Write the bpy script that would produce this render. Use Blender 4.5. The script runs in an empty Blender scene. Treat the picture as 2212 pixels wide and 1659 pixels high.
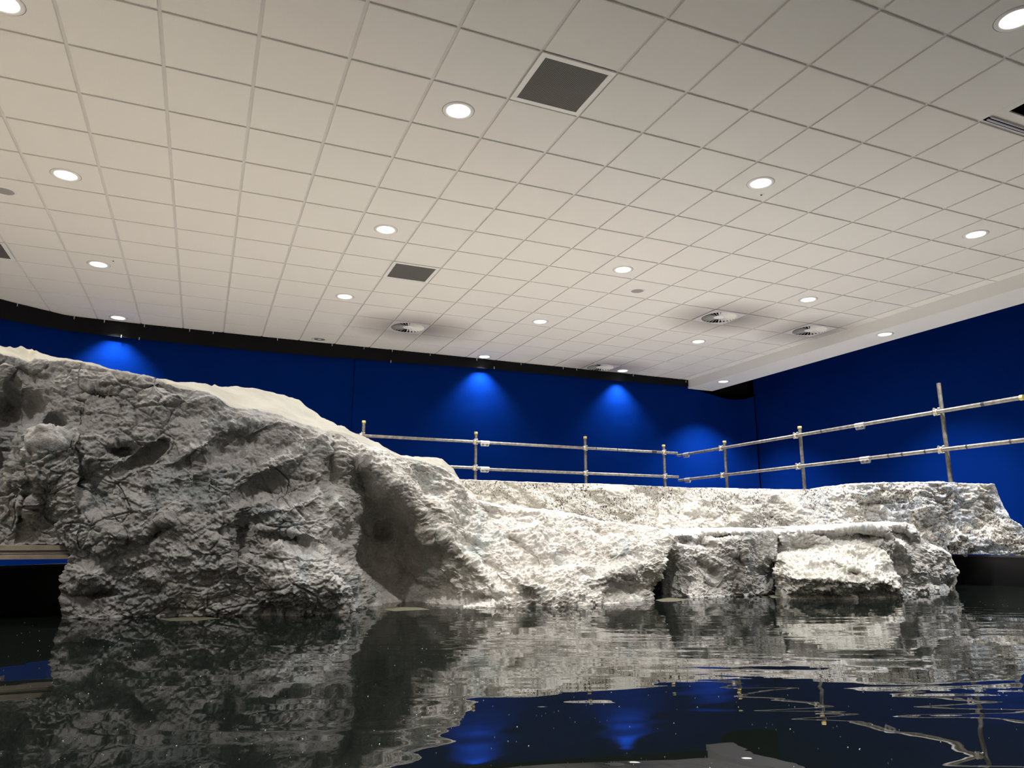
import bpy, math, random
import numpy as np
from mathutils import Vector, Matrix
random.seed(7)
PI = math.pi
C = bpy.context.scene.collection
# ------------------------------------------------------------------ camera
F = 1560.1; PIT = .208446; ROLL = -.001456; YAW = -.401384
CAM = np.array([-1.2983, -4.5490, .42]); ZC = 3.681; T = .6
_c, _s = math.cos, math.sin
R = (np.array([[_c(YAW), -_s(YAW), 0], [_s(YAW), _c(YAW), 0], [0, 0, 1]]) @
     np.array([[1, 0, 0], [0, _c(PIT), -_s(PIT)], [0, _s(PIT), _c(PIT)]]) @
     np.array([[_c(ROLL), 0, _s(ROLL)], [0, 1, 0], [-_s(ROLL), 0, _c(ROLL)]]))
FWD = R[:, 1]
FWH = np.array([FWD[0], FWD[1], 0]); FWH /= np.linalg.norm(FWH)
RGT = np.array([FWH[1], -FWH[0], 0])
def at(px, py, d):            # photo pixel + distance ahead of the lens -> point in the room (metres)
    px = np.asarray(px, float); py = np.asarray(py, float); d = np.asarray(d, float)
    v = np.stack([(px - 1106) / F, np.ones_like(px), -(py - 829.5) / F], -1) @ R.T
    return CAM + v * d[..., None]
cam = bpy.data.cameras.new('camera'); co = bpy.data.objects.new('camera', cam); C.objects.link(co)
cam.sensor_width = 36; cam.lens = F / 2212 * 36; cam.clip_start = .02
co.matrix_world = Matrix([[R[0, 0], R[0, 2], -R[0, 1], CAM[0]], [R[1, 0], R[1, 2], -R[1, 1], CAM[1]],
                          [R[2, 0], R[2, 2], -R[2, 1], CAM[2]], [0, 0, 0, 1]])
bpy.context.scene.camera = co
# ------------------------------------------------------------------ numpy noise
def _h(ix, iy, iz, k):
    n = (ix * 374761393 + iy * 668265263 + iz * 2147483647 + k * 1274126177) & 0xffffffff
    n = ((n ^ (n >> 13)) * 1274126177) & 0xffffffff
    n = ((n ^ (n >> 16)) * 2246822519) & 0xffffffff
    return ((n ^ (n >> 15)) & 0xffffff) / float(0xffffff)
def perlin(p, seed=0):
    p = np.asarray(p); i = np.floor(p).astype(np.int64); f = p - i
    u = f * f * f * (f * (f * 6 - 15) + 10)
    out = 0
    for dx in (0, 1):
        for dy in (0, 1):
            for dz in (0, 1):
                a = i[..., 0] + dx; b = i[..., 1] + dy; c = i[..., 2] + dz
                gx = _h(a, b, c, seed) * 2 - 1; gy = _h(a, b, c, seed + 11) * 2 - 1; gz = _h(a, b, c, seed + 23) * 2 - 1
                w = (u[..., 0] if dx else 1 - u[..., 0]) * (u[..., 1] if dy else 1 - u[..., 1]) * (u[..., 2] if dz else 1 - u[..., 2])
                out = out + w * (gx * (f[..., 0] - dx) + gy * (f[..., 1] - dy) + gz * (f[..., 2] - dz))
    return out * 1.5
def fbm(p, o=4, seed=0, g=.5):
    s = 0; a = 1
    for k in range(o):
        s = s + a * perlin(p * 2 ** k + 17.3 * k, seed + k * 31); a *= g
    return s
def ridge(p, o=4, seed=0, g=.5):
    s = 0; a = 1
    for k in range(o):
        s = s + a * (1 - 2.2 * np.abs(perlin(p * 2 ** k + 9.1 * k, seed + k * 31))); a *= g
    return s
def worley(p, seed=0):        # facet value, F1, F2-F1
    i = np.floor(p).astype(np.int64); f = p - i
    f1 = np.full(p.shape[:-1], 9.); f2 = f1.copy(); val = np.zeros_like(f1)
    for dx in (-1, 0, 1):
        for dy in (-1, 0, 1):
            for dz in (-1, 0, 1):
                a = i[..., 0] + dx; b = i[..., 1] + dy; c = i[..., 2] + dz
                qx = dx + _h(a, b, c, seed) - f[..., 0]; qy = dy + _h(a, b, c, seed + 5) - f[..., 1]; qz = dz + _h(a, b, c, seed + 9) - f[..., 2]
                d = np.sqrt(qx * qx + qy * qy + qz * qz)
                # each cell is a tilted plane: broken facets
                v = (_h(a, b, c, seed + 13) - .5) + 1.3 * ((_h(a, b, c, seed + 17) - .5) * qx + (_h(a, b, c, seed + 19) - .5) * qy + (_h(a, b, c, seed + 29) - .5) * qz)
                m = d < f1
                f2 = np.where(m, f1, np.minimum(f2, d)); val = np.where(m, v, val); f1 = np.where(m, d, f1)
    return val, f1, f2 - f1
# ------------------------------------------------------------------ materials
def mat(name, col=(.5, .5, .5), rough=.6, metal=0, spec=.5, bump=None, var=None, emit=None):
    """bump=(scale,distance)  var=(scale, colour2, contrast)"""
    m = bpy.data.materials.new(name); m.use_nodes = True; nt = m.node_tree; b = nt.nodes['Principled BSDF']
    b.inputs['Base Color'].default_value = (*col, 1); b.inputs['Roughness'].default_value = rough
    b.inputs['Metallic'].default_value = metal; b.inputs['Specular IOR Level'].default_value = spec
    tc = nt.nodes.new('ShaderNodeTexCoord')
    if var:
        n = nt.nodes.new('ShaderNodeTexNoise'); n.inputs['Scale'].default_value = var[0]; n.inputs['Detail'].default_value = 6
        nt.links.new(tc.outputs['Object'], n.inputs['Vector'])
        r = nt.nodes.new('ShaderNodeValToRGB'); k = var[2]
        r.color_ramp.elements[0].position = .5 - k; r.color_ramp.elements[1].position = .5 + k
        r.color_ramp.elements[0].color = (*col, 1); r.color_ramp.elements[1].color = (*var[1], 1)
        nt.links.new(n.outputs['Fac'], r.inputs['Fac']); nt.links.new(r.outputs['Color'], b.inputs['Base Color'])
    if bump:
        n = nt.nodes.new('ShaderNodeTexNoise'); n.inputs['Scale'].default_value = bump[0]; n.inputs['Detail'].default_value = 4
        nt.links.new(tc.outputs['Object'], n.inputs['Vector'])
        u = nt.nodes.new('ShaderNodeBump'); u.inputs['Distance'].default_value = bump[1]; u.inputs['Strength'].default_value = 1
        nt.links.new(n.outputs['Fac'], u.inputs['Height']); nt.links.new(u.outputs['Normal'], b.inputs['Normal'])
    if emit:
        b.inputs['Emission Color'].default_value = (*emit[0], 1); b.inputs['Emission Strength'].default_value = emit[1]
    return m
def nd(nt, t, **k):
    n = nt.nodes.new(t)
    for a, v in k.items():
        if a in n.inputs: n.inputs[a].default_value = v
        else: setattr(n, a, v)
    return n
def ramp(nt, src, stops):
    r = nt.nodes.new('ShaderNodeValToRGB'); e = r.color_ramp.elements
    while len(e) < len(stops): e.new(.5)
    for q, (p, c) in zip(e, stops):
        q.position = p; q.color = (c, c, c, 1) if isinstance(c, (int, float)) else (*c, 1)
    nt.links.new(src, r.inputs['Fac']); return r.outputs['Color']
def mixc(nt, fac, a, b, mode='MIX'):
    n = nt.nodes.new('ShaderNodeMix'); n.data_type = 'RGBA'; n.blend_type = mode
    for s, v in ((n.inputs[0], fac), (n.inputs[6], a), (n.inputs[7], b)):
        if hasattr(v, 'links'): nt.links.new(v, s)
        else: s.default_value = v if not isinstance(v, tuple) else (*v, 1)
    return n.outputs[2]
def rock_mat(name, c1, c2, c3, patch, patch_amt, specks=0, grain=.005, pale=None, dense=None):
    m = bpy.data.materials.new(name); m.use_nodes = True; nt = m.node_tree; b = nt.nodes['Principled BSDF']
    b.inputs['Roughness'].default_value = .93; b.inputs['Specular IOR Level'].default_value = .2
    tc = nt.nodes.new('ShaderNodeTexCoord'); V = tc.outputs['Object']
    def noise(s, det=6, dist=0, rough=.55):
        n = nd(nt, 'ShaderNodeTexNoise'); n.inputs['Scale'].default_value = s; n.inputs['Detail'].default_value = det
        n.inputs['Distortion'].default_value = dist; n.inputs['Roughness'].default_value = rough
        nt.links.new(V, n.inputs['Vector']); return n.outputs['Fac']
    base = mixc(nt, ramp(nt, noise(2.6, 8, .6), [(.38, 0), (.62, 1)]), c1, c2)
    base = mixc(nt, ramp(nt, noise(14, 9, .8, .7), [(.42, 0), (.66, .8)]), base, c3)          # dusty pale smears
    base = mixc(nt, ramp(nt, noise(3.7, 6, .9), [(.56, 0), (.70, patch_amt)]), base, patch)   # washes of pigment
    base = mixc(nt, ramp(nt, noise(90, 5, 0, .8), [(.30, .35), (.5, 0)]), base, (.09, .09, .09))  # grit
    sx = nd(nt, 'ShaderNodeSeparateXYZ'); nt.links.new(V, sx.inputs[0])
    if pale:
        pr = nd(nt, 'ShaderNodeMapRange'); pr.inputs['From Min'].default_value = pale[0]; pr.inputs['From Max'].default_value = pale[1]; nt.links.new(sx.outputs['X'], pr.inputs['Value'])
        base = mixc(nt, pr.outputs[0], base, mixc(nt, 1.0, base, (1.95, 1.90, 1.80), 'MULTIPLY'))  # same plaster, brightened along X: the light on the slope put into the colour
    if specks:
        mp = nd(nt, 'ShaderNodeMapping'); mp.inputs['Scale'].default_value = (36, 36, 25); mp.inputs['Rotation'].default_value = (.5, .7, .2)
        nt.links.new(V, mp.inputs['Vector'])
        n = nd(nt, 'ShaderNodeTexNoise'); n.inputs['Scale'].default_value = 1; n.inputs['Detail'].default_value = 5; n.inputs['Distortion'].default_value = 2.2; n.inputs['Roughness'].default_value = .65
        nt.links.new(mp.outputs[0], n.inputs['Vector'])
        zone = ramp(nt, noise(2.2, 3), [(.34, 0), (.5, 1)])
        dn = nd(nt, 'ShaderNodeMapRange'); dn.inputs['From Min'].default_value = dense[0]; dn.inputs['From Max'].default_value = dense[1]; dn.inputs['To Max'].default_value = .03; nt.links.new(sx.outputs['X'], dn.inputs['Value'])
        ad = nd(nt, 'ShaderNodeMath', operation='ADD'); nt.links.new(n.outputs['Fac'], ad.inputs[0]); nt.links.new(dn.outputs[0], ad.inputs[1])
        f = ramp(nt, ad.outputs[0], [(.535, 0), (.57, specks)])
        mm = nd(nt, 'ShaderNodeMath', operation='MULTIPLY'); nt.links.new(f, mm.inputs[0]); nt.links.new(zone, mm.inputs[1])
        base = mixc(nt, mm.outputs[0], base, (.045, .035, .03))
        dz = nd(nt, 'ShaderNodeMapRange'); dz.inputs['From Min'].default_value = dense[0]; dz.inputs['From Max'].default_value = dense[1]; nt.links.new(sx.outputs['X'], dz.inputs['Value'])
        for sc_, a_, b_, k_ in ((34, .37, .43, .85), (80, .39, .44, .8)):
            q = ramp(nt, noise(sc_, 4, 1.6, .65), [(a_, k_), (b_, 0)])
            m2 = nd(nt, 'ShaderNodeMath', operation='MULTIPLY'); nt.links.new(q, m2.inputs[0]); nt.links.new(dz.outputs[0], m2.inputs[1])
            base = mixc(nt, m2.outputs[0], base, (.11, .11, .13))
        wt_ = ramp(nt, noise(5, 4, .8), [(.46, 0), (.6, .35)])
        m3 = nd(nt, 'ShaderNodeMath', operation='MULTIPLY'); nt.links.new(wt_, m3.inputs[0]); nt.links.new(dz.outputs[0], m3.inputs[1])
        base = mixc(nt, m3.outputs[0], base, (.50, .62, .80))
    nt.links.new(base, b.inputs['Base Color'])
    u = nd(nt, 'ShaderNodeBump'); u.inputs['Distance'].default_value = grain; u.inputs['Strength'].default_value = .9
    mx = nd(nt, 'ShaderNodeMath', operation='ADD'); nt.links.new(noise(95, 3, 0, .6), mx.inputs[0])
    k = nd(nt, 'ShaderNodeMath', operation='MULTIPLY'); k.inputs[1].default_value = 2.5; nt.links.new(noise(34, 4, .5, .6), k.inputs[0])
    nt.links.new(k.outputs[0], mx.inputs[1])
    nt.links.new(mx.outputs[0], u.inputs['Height']); nt.links.new(u.outputs['Normal'], b.inputs['Normal'])
    return m
M = {}
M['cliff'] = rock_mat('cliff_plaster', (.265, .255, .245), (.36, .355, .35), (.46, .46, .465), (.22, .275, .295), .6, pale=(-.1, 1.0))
M['ledge'] = rock_mat('ledge_plaster', (.58, .56, .53), (.70, .685, .66), (.80, .79, .78), (.40, .47, .58), .7)
M['boulder'] = rock_mat('boulder_plaster', (.54, .52, .46), (.64, .62, .57), (.72, .71, .67), (.50, .52, .60), .4)
M['wall'] = rock_mat('pale_plaster', (.78, .74, .65), (.84, .80, .72), (.86, .85, .82), (.70, .66, .62), .4, specks=.95, grain=.003, dense=(.6, 2.0))
M['canvas'] = mat('canvas', (.45, .44, .395), .95, spec=.1, bump=(60, .004), var=(5, (.39, .38, .335), .12))
M['blue'] = mat('blue_cloth', (.0008, .0140, .122), .95, spec=0, bump=(350, .0008), var=(1.3, (.0014, .0168, .138), .2))
M['black'] = mat('black_cloth', (.006, .006, .007), .9, spec=.15, bump=(200, .001))
M['tank'] = mat('black_tank', (.006, .006, .007), .35, spec=.25)
M['rim'] = mat('tank_rim', (.03, .03, .03), .4)
M['steel'] = mat('galvanised', (.19, .18, .16), .45, metal=.6, var=(22, (.33, .31, .275), .14), bump=(120, .0006))
M['zinc'] = mat('zinc', (.74, .74, .72), .35, metal=.7, bump=(150, .0005))
M['brass'] = mat('clamp_steel', (.62, .50, .34), .4, metal=.8, var=(60, (.8, .74, .62), .15))
M['yellow'] = mat('yellow_cap', (.80, .62, .06), .5, var=(60, (.75, .68, .4), .2))
M['mark'] = mat('tape', (.03, .03, .035), .6)
M['timber'] = mat('timber', (.19, .155, .12), .6, var=(9, (.32, .27, .21), .2), bump=(40, .002))
M['tile'] = mat('ceiling_tile', (.80, .79, .77), .95, spec=.1, bump=(260, .0012), var=(420, (.70, .69, .67), .1))
M['bar'] = mat('ceiling_bar', (.64, .63, .62), .6)
M['white'] = mat('white_enamel', (.80, .80, .79), .45)
M['plate'] = mat('dusty_enamel', (.50, .49, .50), .6)
M['soffit'] = mat('painted_board', (.80, .80, .79), .8, bump=(30, .0006))
M['dark'] = mat('void', (.004, .004, .005), 1, spec=0)
M['floor'] = mat('pale_floor', (.62, .58, .50), .7, var=(2, (.55, .52, .46), .2))
M['plainwall'] = mat('white_wall', (.80, .78, .74), .9)
M['lamp'] = mat('lamp_glow', (.9, .9, .85), .5, emit=((1, .97, .88), 5))
M['lampoff'] = mat('lamp_off', (.22, .20, .20), .3, metal=.3)
M['speaker'] = mat('speaker_mesh', (.30, .29, .28), .8, bump=(300, .001))
M['seam'] = mat('dark_steel', (.10, .10, .12), .5)
def grille_mat():
    m = bpy.data.materials.new('grille_mesh'); m.use_nodes = True; nt = m.node_tree; b = nt.nodes['Principled BSDF']
    tc = nt.nodes.new('ShaderNodeTexCoord'); s = nd(nt, 'ShaderNodeSeparateXYZ'); nt.links.new(tc.outputs['Object'], s.inputs[0])
    outs = []
    for a in ('X', 'Y'):
        k = nd(nt, 'ShaderNodeMath', operation='MULTIPLY'); k.inputs[1].default_value = 1 / .0118; nt.links.new(s.outputs[a], k.inputs[0])
        f = nd(nt, 'ShaderNodeMath', operation='FRACT'); nt.links.new(k.outputs[0], f.inputs[0])
        g = nd(nt, 'ShaderNodeMath', operation='GREATER_THAN'); g.inputs[1].default_value = .30; nt.links.new(f.outputs[0], g.inputs[0]); outs.append(g.outputs[0])
    mm = nd(nt, 'ShaderNodeMath', operation='MULTIPLY'); nt.links.new(outs[0], mm.inputs[0]); nt.links.new(outs[1], mm.inputs[1])
    nt.links.new(mixc(nt, mm.outputs[0], (.17, .165, .155), (.012, .011, .012)), b.inputs['Base Color']); b.inputs['Roughness'].default_value = .8
    return m
M['grille'] = grille_mat()
def water_mat():
    m = bpy.data.materials.new('pool_water'); m.use_nodes = True; nt = m.node_tree
    nt.nodes.remove(nt.nodes['Principled BSDF']); out = nt.nodes['Material Output']
    tc = nt.nodes.new('ShaderNodeTexCoord')
    rot = nd(nt, 'ShaderNodeMapping'); rot.vector_type = 'POINT'; rot.inputs['Rotation'].default_value = (0, 0, .33)
    nt.links.new(tc.outputs['Object'], rot.inputs['Vector'])
    def wav(sx, sy, det, dist, w=0):
        mp = nd(nt, 'ShaderNodeMapping'); mp.inputs['Scale'].default_value = (sx, sy, 1); mp.inputs['Location'].default_value = (w, w * .7, w)
        nt.links.new(rot.outputs[0], mp.inputs['Vector'])
        n = nd(nt, 'ShaderNodeTexNoise'); n.inputs['Scale'].default_value = 1; n.inputs['Detail'].default_value = det; n.inputs['Distortion'].default_value = dist
        nt.links.new(mp.outputs[0], n.inputs['Vector']); return n.outputs['Fac']
    def mul(a, k):
        q = nd(nt, 'ShaderNodeMath', operation='MULTIPLY'); nt.links.new(a, q.inputs[0])
        if hasattr(k, 'links'): nt.links.new(k, q.inputs[1])
        else: q.inputs[1].default_value = k
        return q.outputs[0]
    def add(a, b):
        q = nd(nt, 'ShaderNodeMath', operation='ADD'); nt.links.new(a, q.inputs[0]); nt.links.new(b, q.inputs[1]); return q.outputs[0]
    s = nd(nt, 'ShaderNodeSeparateXYZ'); nt.links.new(rot.outputs[0], s.inputs[0])
    # the left of the pool lies still, the right is stirred
    calm = nd(nt, 'ShaderNodeMapRange'); calm.inputs['From Min'].default_value = WX0; calm.inputs['From Max'].default_value = WX1
    calm.inputs['To Min'].default_value = .12; calm.inputs['To Max'].default_value = 1; calm.interpolation_type = 'SMOOTHSTEP'
    nt.links.new(s.outputs['X'], calm.inputs['Value'])
    far = nd(nt, 'ShaderNodeMapRange'); far.inputs['From Min'].default_value = WY0; far.inputs['From Max'].default_value = WY0 + 1.3
    far.inputs['To Min'].default_value = .12; far.inputs['To Max'].default_value = 1; nt.links.new(s.outputs['Y'], far.inputs['Value'])
    h = add(mul(wav(1.0, 3.6, 1, .9), WA), mul(mul(wav(5, 15, 1.5, .6, 3.1), WB), far.outputs[0]))
    h = mul(h, calm.outputs[0])
    h = add(h, mul(wav(1.1, 2.2, 0, 0, 5.5), WC))
    u = nd(nt, 'ShaderNodeBump'); u.inputs['Strength'].default_value = 1; u.inputs['Distance'].default_value = 1
    nt.links.new(h, u.inputs['Height'])
    fr = nd(nt, 'ShaderNodeFresnel'); fr.inputs['IOR'].default_value = 1.33; nt.links.new(u.outputs['Normal'], fr.inputs['Normal'])
    gl = nd(nt, 'ShaderNodeBsdfGlossy'); gl.inputs['Roughness'].default_value = .0; gl.inputs['Color'].default_value = (.95, .95, .95, 1)
    nt.links.new(u.outputs['Normal'], gl.inputs['Normal'])
    tq = nd(nt, 'ShaderNodeBsdfTransparent'); tq.inputs['Color'].default_value = (.26, .30, .27, 1)
    df = nd(nt, 'ShaderNodeBsdfDiffuse'); df.inputs['Color'].default_value = (.010, .014, .012, 1)
    tr = nd(nt, 'ShaderNodeMixShader'); tr.inputs[0].default_value = .5; nt.links.new(tq.outputs[0], tr.inputs[1]); nt.links.new(df.outputs[0], tr.inputs[2])
    mx = nd(nt, 'ShaderNodeMixShader'); nt.links.new(fr.outputs[0], mx.inputs[0]); nt.links.new(tr.outputs[0], mx.inputs[1]); nt.links.new(gl.outputs[0], mx.inputs[2])
    nt.links.new(mx.outputs[0], out.inputs['Surface'])
    return m
CAMROT = float(CAM[0] * math.sin(.33) + CAM[1] * math.cos(.33))
WX0, WX1 = -.9, .3; WA, WB, WC = .0030, .0004, .0013; WY0 = CAMROT + 1.9
M['water'] = water_mat()
# ------------------------------------------------------------------ mesh helpers
def link(name, me, m, parent=None):
    o = bpy.data.objects.new(name, me); C.objects.link(o)
    for q in (m if isinstance(m, (list, tuple)) else [m]): me.materials.append(q)
    if parent is not None: o.parent = parent
    return o
def tag(o, label=None, cat=None, group=None, kind=None):
    for k, v in (('label', label), ('category', cat), ('group', group), ('kind', kind)):
        if v: o[k] = v
    return o
def thing(name, loc, label, cat, group=None, rz=0):
    o = bpy.data.objects.new(name, None); C.objects.link(o); o.location = loc; o.rotation_euler = (0, 0, rz)
    o.empty_display_size = .05
    return tag(o, label, cat, group)
class MB:
    def __init__(s): s.v = []; s.f = []; s.m = []; s.sm = []
    def add(s, vs, fs, mi=0, sm=False):
        k = len(s.v); s.v += [tuple(map(float, v)) for v in vs]
        for f in fs: s.f.append(tuple(i + k for i in f)); s.m.append(mi); s.sm.append(sm)
    def box(s, a, b, mi=0, mtx=None):
        vs = [Vector((x, y, z)) for x in (a[0], b[0]) for y in (a[1], b[1]) for z in (a[2], b[2])]
        if mtx is not None: vs = [mtx @ v for v in vs]
        s.add(vs, [(0, 1, 3, 2), (4, 6, 7, 5), (0, 4, 5, 1), (2, 3, 7, 6), (0, 2, 6, 4), (1, 5, 7, 3)], mi)
    def tube(s, a, b, r, n=20, mi=0, r2=None, cap=True, hollow=0):
        a = Vector(a); b = Vector(b); d = (b - a).normalized(); u = d.orthogonal().normalized(); w = d.cross(u); r2 = r if r2 is None else r2
        vs = []; fs = []
        for p, q in ((a, r), (b, r2)):
            for i in range(n):
                t = 2 * PI * i / n; vs.append(p + (u * math.cos(t) + w * math.sin(t)) * q)
        for i in range(n): j = (i + 1) % n; fs.append((i, j, n + j, n + i))
        s.add(vs, fs, mi, True)
        if cap:
            s.add(vs[:n], [tuple(reversed(range(n)))], mi); s.add(vs[n:], [tuple(range(n))], mi)
    def lathe(s, prof, n=40, c=(0, 0, 0), mi=0, sm=True, axis=None):
        vs = []; fs = []; k = len(prof)
        for i in range(n):
            t = 2 * PI * i / n
            for r, z in prof:
                p = Vector((r * math.cos(t), r * math.sin(t), z))
                if axis is not None: p = axis @ p
                vs.append(p + Vector(c))
        for i in range(n):
            j = (i + 1) % n
            for q in range(k - 1): fs.append((i * k + q, j * k + q, j * k + q + 1, i * k + q + 1))
        s.add(vs, fs, mi, sm)
    def build(s, name, m, parent=None, bevel=0):
        me = bpy.data.meshes.new(name); me.from_pydata(s.v, [], s.f)
        me.polygons.foreach_set('material_index', s.m); me.polygons.foreach_set('use_smooth', s.sm)
        o = link(name, me, m, parent)
        if bevel:
            b = o.modifiers.new('bevel', 'BEVEL'); b.width = bevel; b.segments = 2; b.limit_method = 'ANGLE'
        return o
def gridmesh(name, P, m, parent=None, smooth=True, closed=False, flip=False):
    nu, nv = P.shape[:2]; me = bpy.data.meshes.new(name)
    v = P.reshape(-1, 3).astype(np.float32)
    iu = np.arange(nu - (0 if closed else 1)); iv = np.arange(nv - 1); A, B = np.meshgrid(iu, iv, indexing='ij')
    A2 = (A + 1) % nu
    q = np.stack([A * nv + B, A2 * nv + B, A2 * nv + B + 1, A * nv + B + 1], -1).reshape(-1, 4)
    if flip: q = q[:, ::-1]
    n = len(q)
    me.vertices.add(len(v)); me.vertices.foreach_set('co', v.ravel())
    me.loops.add(n * 4); me.loops.foreach_set('vertex_index', q.astype(np.int32).ravel())
    me.polygons.add(n); me.polygons.foreach_set('loop_start', np.arange(0, n * 4, 4, dtype=np.int32))
    me.polygons.foreach_set('loop_total', np.full(n, 4, dtype=np.int32)); me.update(calc_edges=True)
    me.polygons.foreach_set('use_smooth', np.full(n, smooth)); me.validate()
    return link(name, me, m, parent)
def normals(P):
    du = np.gradient(P, axis=0); dv = np.gradient(P, axis=1); n = np.cross(dv, du)
    L = np.linalg.norm(n, axis=-1, keepdims=True); n = n / np.maximum(L, 1e-9)
    return n
def blur(a, k, ax):
    for _ in range(k):
        b = np.concatenate([a.take([0], ax), a, a.take([-1], ax)], ax); n = a.shape[ax]
        a = (b.take(range(0, n), ax) + 2 * b.take(range(1, n + 1), ax) + b.take(range(2, n + 2), ax)) / 4
    return a
# ------------------------------------------------------------------ rock builder
def net(cols, nu, nv, bumps=(), soft=6):
    """cols: control columns, each a list of (px, py, depth); returns pixel grids"""
    K = np.array(cols, float); nc, nr = K.shape[:2]
    uc = np.concatenate([[0], np.cumsum(np.maximum(np.abs(np.diff(K[:, :, 0].mean(1))), 6))]); uc /= uc[-1]
    vr = np.concatenate([[0], np.cumsum(np.maximum(np.abs(np.diff(K[:, :, 1].mean(0))), 6))]); vr /= vr[-1]
    U = np.linspace(0, 1, nu); V = np.linspace(0, 1, nv)
    G = np.zeros((nu, nr, 3))
    for r in range(nr):
        for c in range(3): G[:, r, c] = np.interp(U, uc, K[:, r, c])
    H = np.zeros((nu, nv, 3))
    for i in range(nu):
        for c in range(3): H[i, :, c] = np.interp(V, vr, G[i, :, c])
    d = blur(blur(H[..., 2], soft, 0), soft, 1)
    for (x, y, sx, sy, a, amp) in bumps:
        ca, sa = math.cos(math.radians(a)), math.sin(math.radians(a))
        X = ((H[..., 0] - x) * ca + (H[..., 1] - y) * sa) / sx; Y = (-(H[..., 0] - x) * sa + (H[..., 1] - y) * ca) / sy
        d = d + amp * np.exp(-(X * X + Y * Y) ** 1.5)
    return H[..., 0], H[..., 1], d
def disp(P, amps, seed=0, strata=None, w=None):
    """displace along the surface normal: broad lumps, broken facets, ridges, cracks, crumbs"""
    N = normals(P); N = blur(blur(N, 5, 0), 5, 1); N /= np.maximum(np.linalg.norm(N, axis=-1, keepdims=True), 1e-9)
    Q = P + .035 * np.stack([fbm(P * 3 + s, 3, seed + 50) for s in (0, 40, 80)], -1)
    if strata is not None: Q = Q @ strata
    big, facet, rid, crack, crumb = amps
    h = big * fbm(Q * 1.9, 3, seed + 1)
    sm = lambda e, a: .45 + .55 * np.clip(e / a, 0, 1)
    v, f1, e = worley(Q * 4.2, seed + 2); h = h + facet * 1.4 * v * sm(e, .35)
    v, f1, e2 = worley(Q * 9.5, seed + 3); h = h + facet * .65 * v * sm(e2, .35)
    v, f1, e3 = worley(Q * 24, seed + 8); h = h + facet * .26 * v * sm(e3, .3)
    h = h + crumb * .9 * np.abs(fbm(P * 17, 3, seed + 14, .65))
    h = h + facet * .12 * ridge(P * 21, 3, seed + 12, .6)
    h = h + rid * (ridge(Q * 5.5, 5, seed + 4, .55) - 1)
    msk = np.clip(fbm(P * 1.7 + 5, 2, seed + 6) * 2.2 + .35, 0, 1)
    h = h - crack * np.exp(-(e / .035) ** 2) * msk - crack * .7 * np.exp(-(e2 / .05) ** 2) * msk
    h = h + crumb * fbm(P * 38, 3, seed + 7, .75)
    if w is not None: h = h * w
    return P + N * h[..., None]
def rot_xyz(ax, ang, sc):
    m = np.array(Matrix.Rotation(math.radians(ang), 3, Vector(ax))); return m @ np.diag(sc)
def wrapup(P, top=None, back=.5, bottom=-.45, left=0, right=0, base=None):
    """close a front face into a solid: top shelf going back, a skirt below, side returns"""
    nu = P.shape[0]
    rows = []
    b3 = FWH * back
    t0 = P[:, 0]
    zb = bottom
    if top is None: top = back
    k = 18
    tops = [t0 + FWH * top * (i / k) + np.array([0, 0, .012 * math.sin(i / k * PI)]) for i in range(k, 0, -1)]
    bk = t0 + FWH * (top + .02); bk = bk.copy(); bk[:, 2] = zb
    lo = P[:, -1]; k2 = 14
    bots = []
    for i in range(1, k2 + 1):
        q = lo.copy(); q[:, 2] = lo[:, 2] + (zb - lo[:, 2]) * i / k2; q -= FWH * .06 * (i / k2) * (1 if base is None else base); bots.append(q)
    Q = np.concatenate([bk[:, None], np.stack(tops, 1), P, np.stack(bots, 1)], 1)
    def side(col, amt):
        out = []
        for i in range(10, 0, -1): out.append(col + FWH * amt * i / 10)
        return np.stack(out, 0)
    if left: Q = np.concatenate([side(Q[0], left), Q], 0)
    if right: Q = np.concatenate([Q, side(Q[-1], right)[::-1]], 0)
    return Q
def zr(py): return .2069 - (py - 829.5) * .000627
def wd(py): return -.42 / zr(py)          # distance at which the water surface shows at this height in the photo
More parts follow.
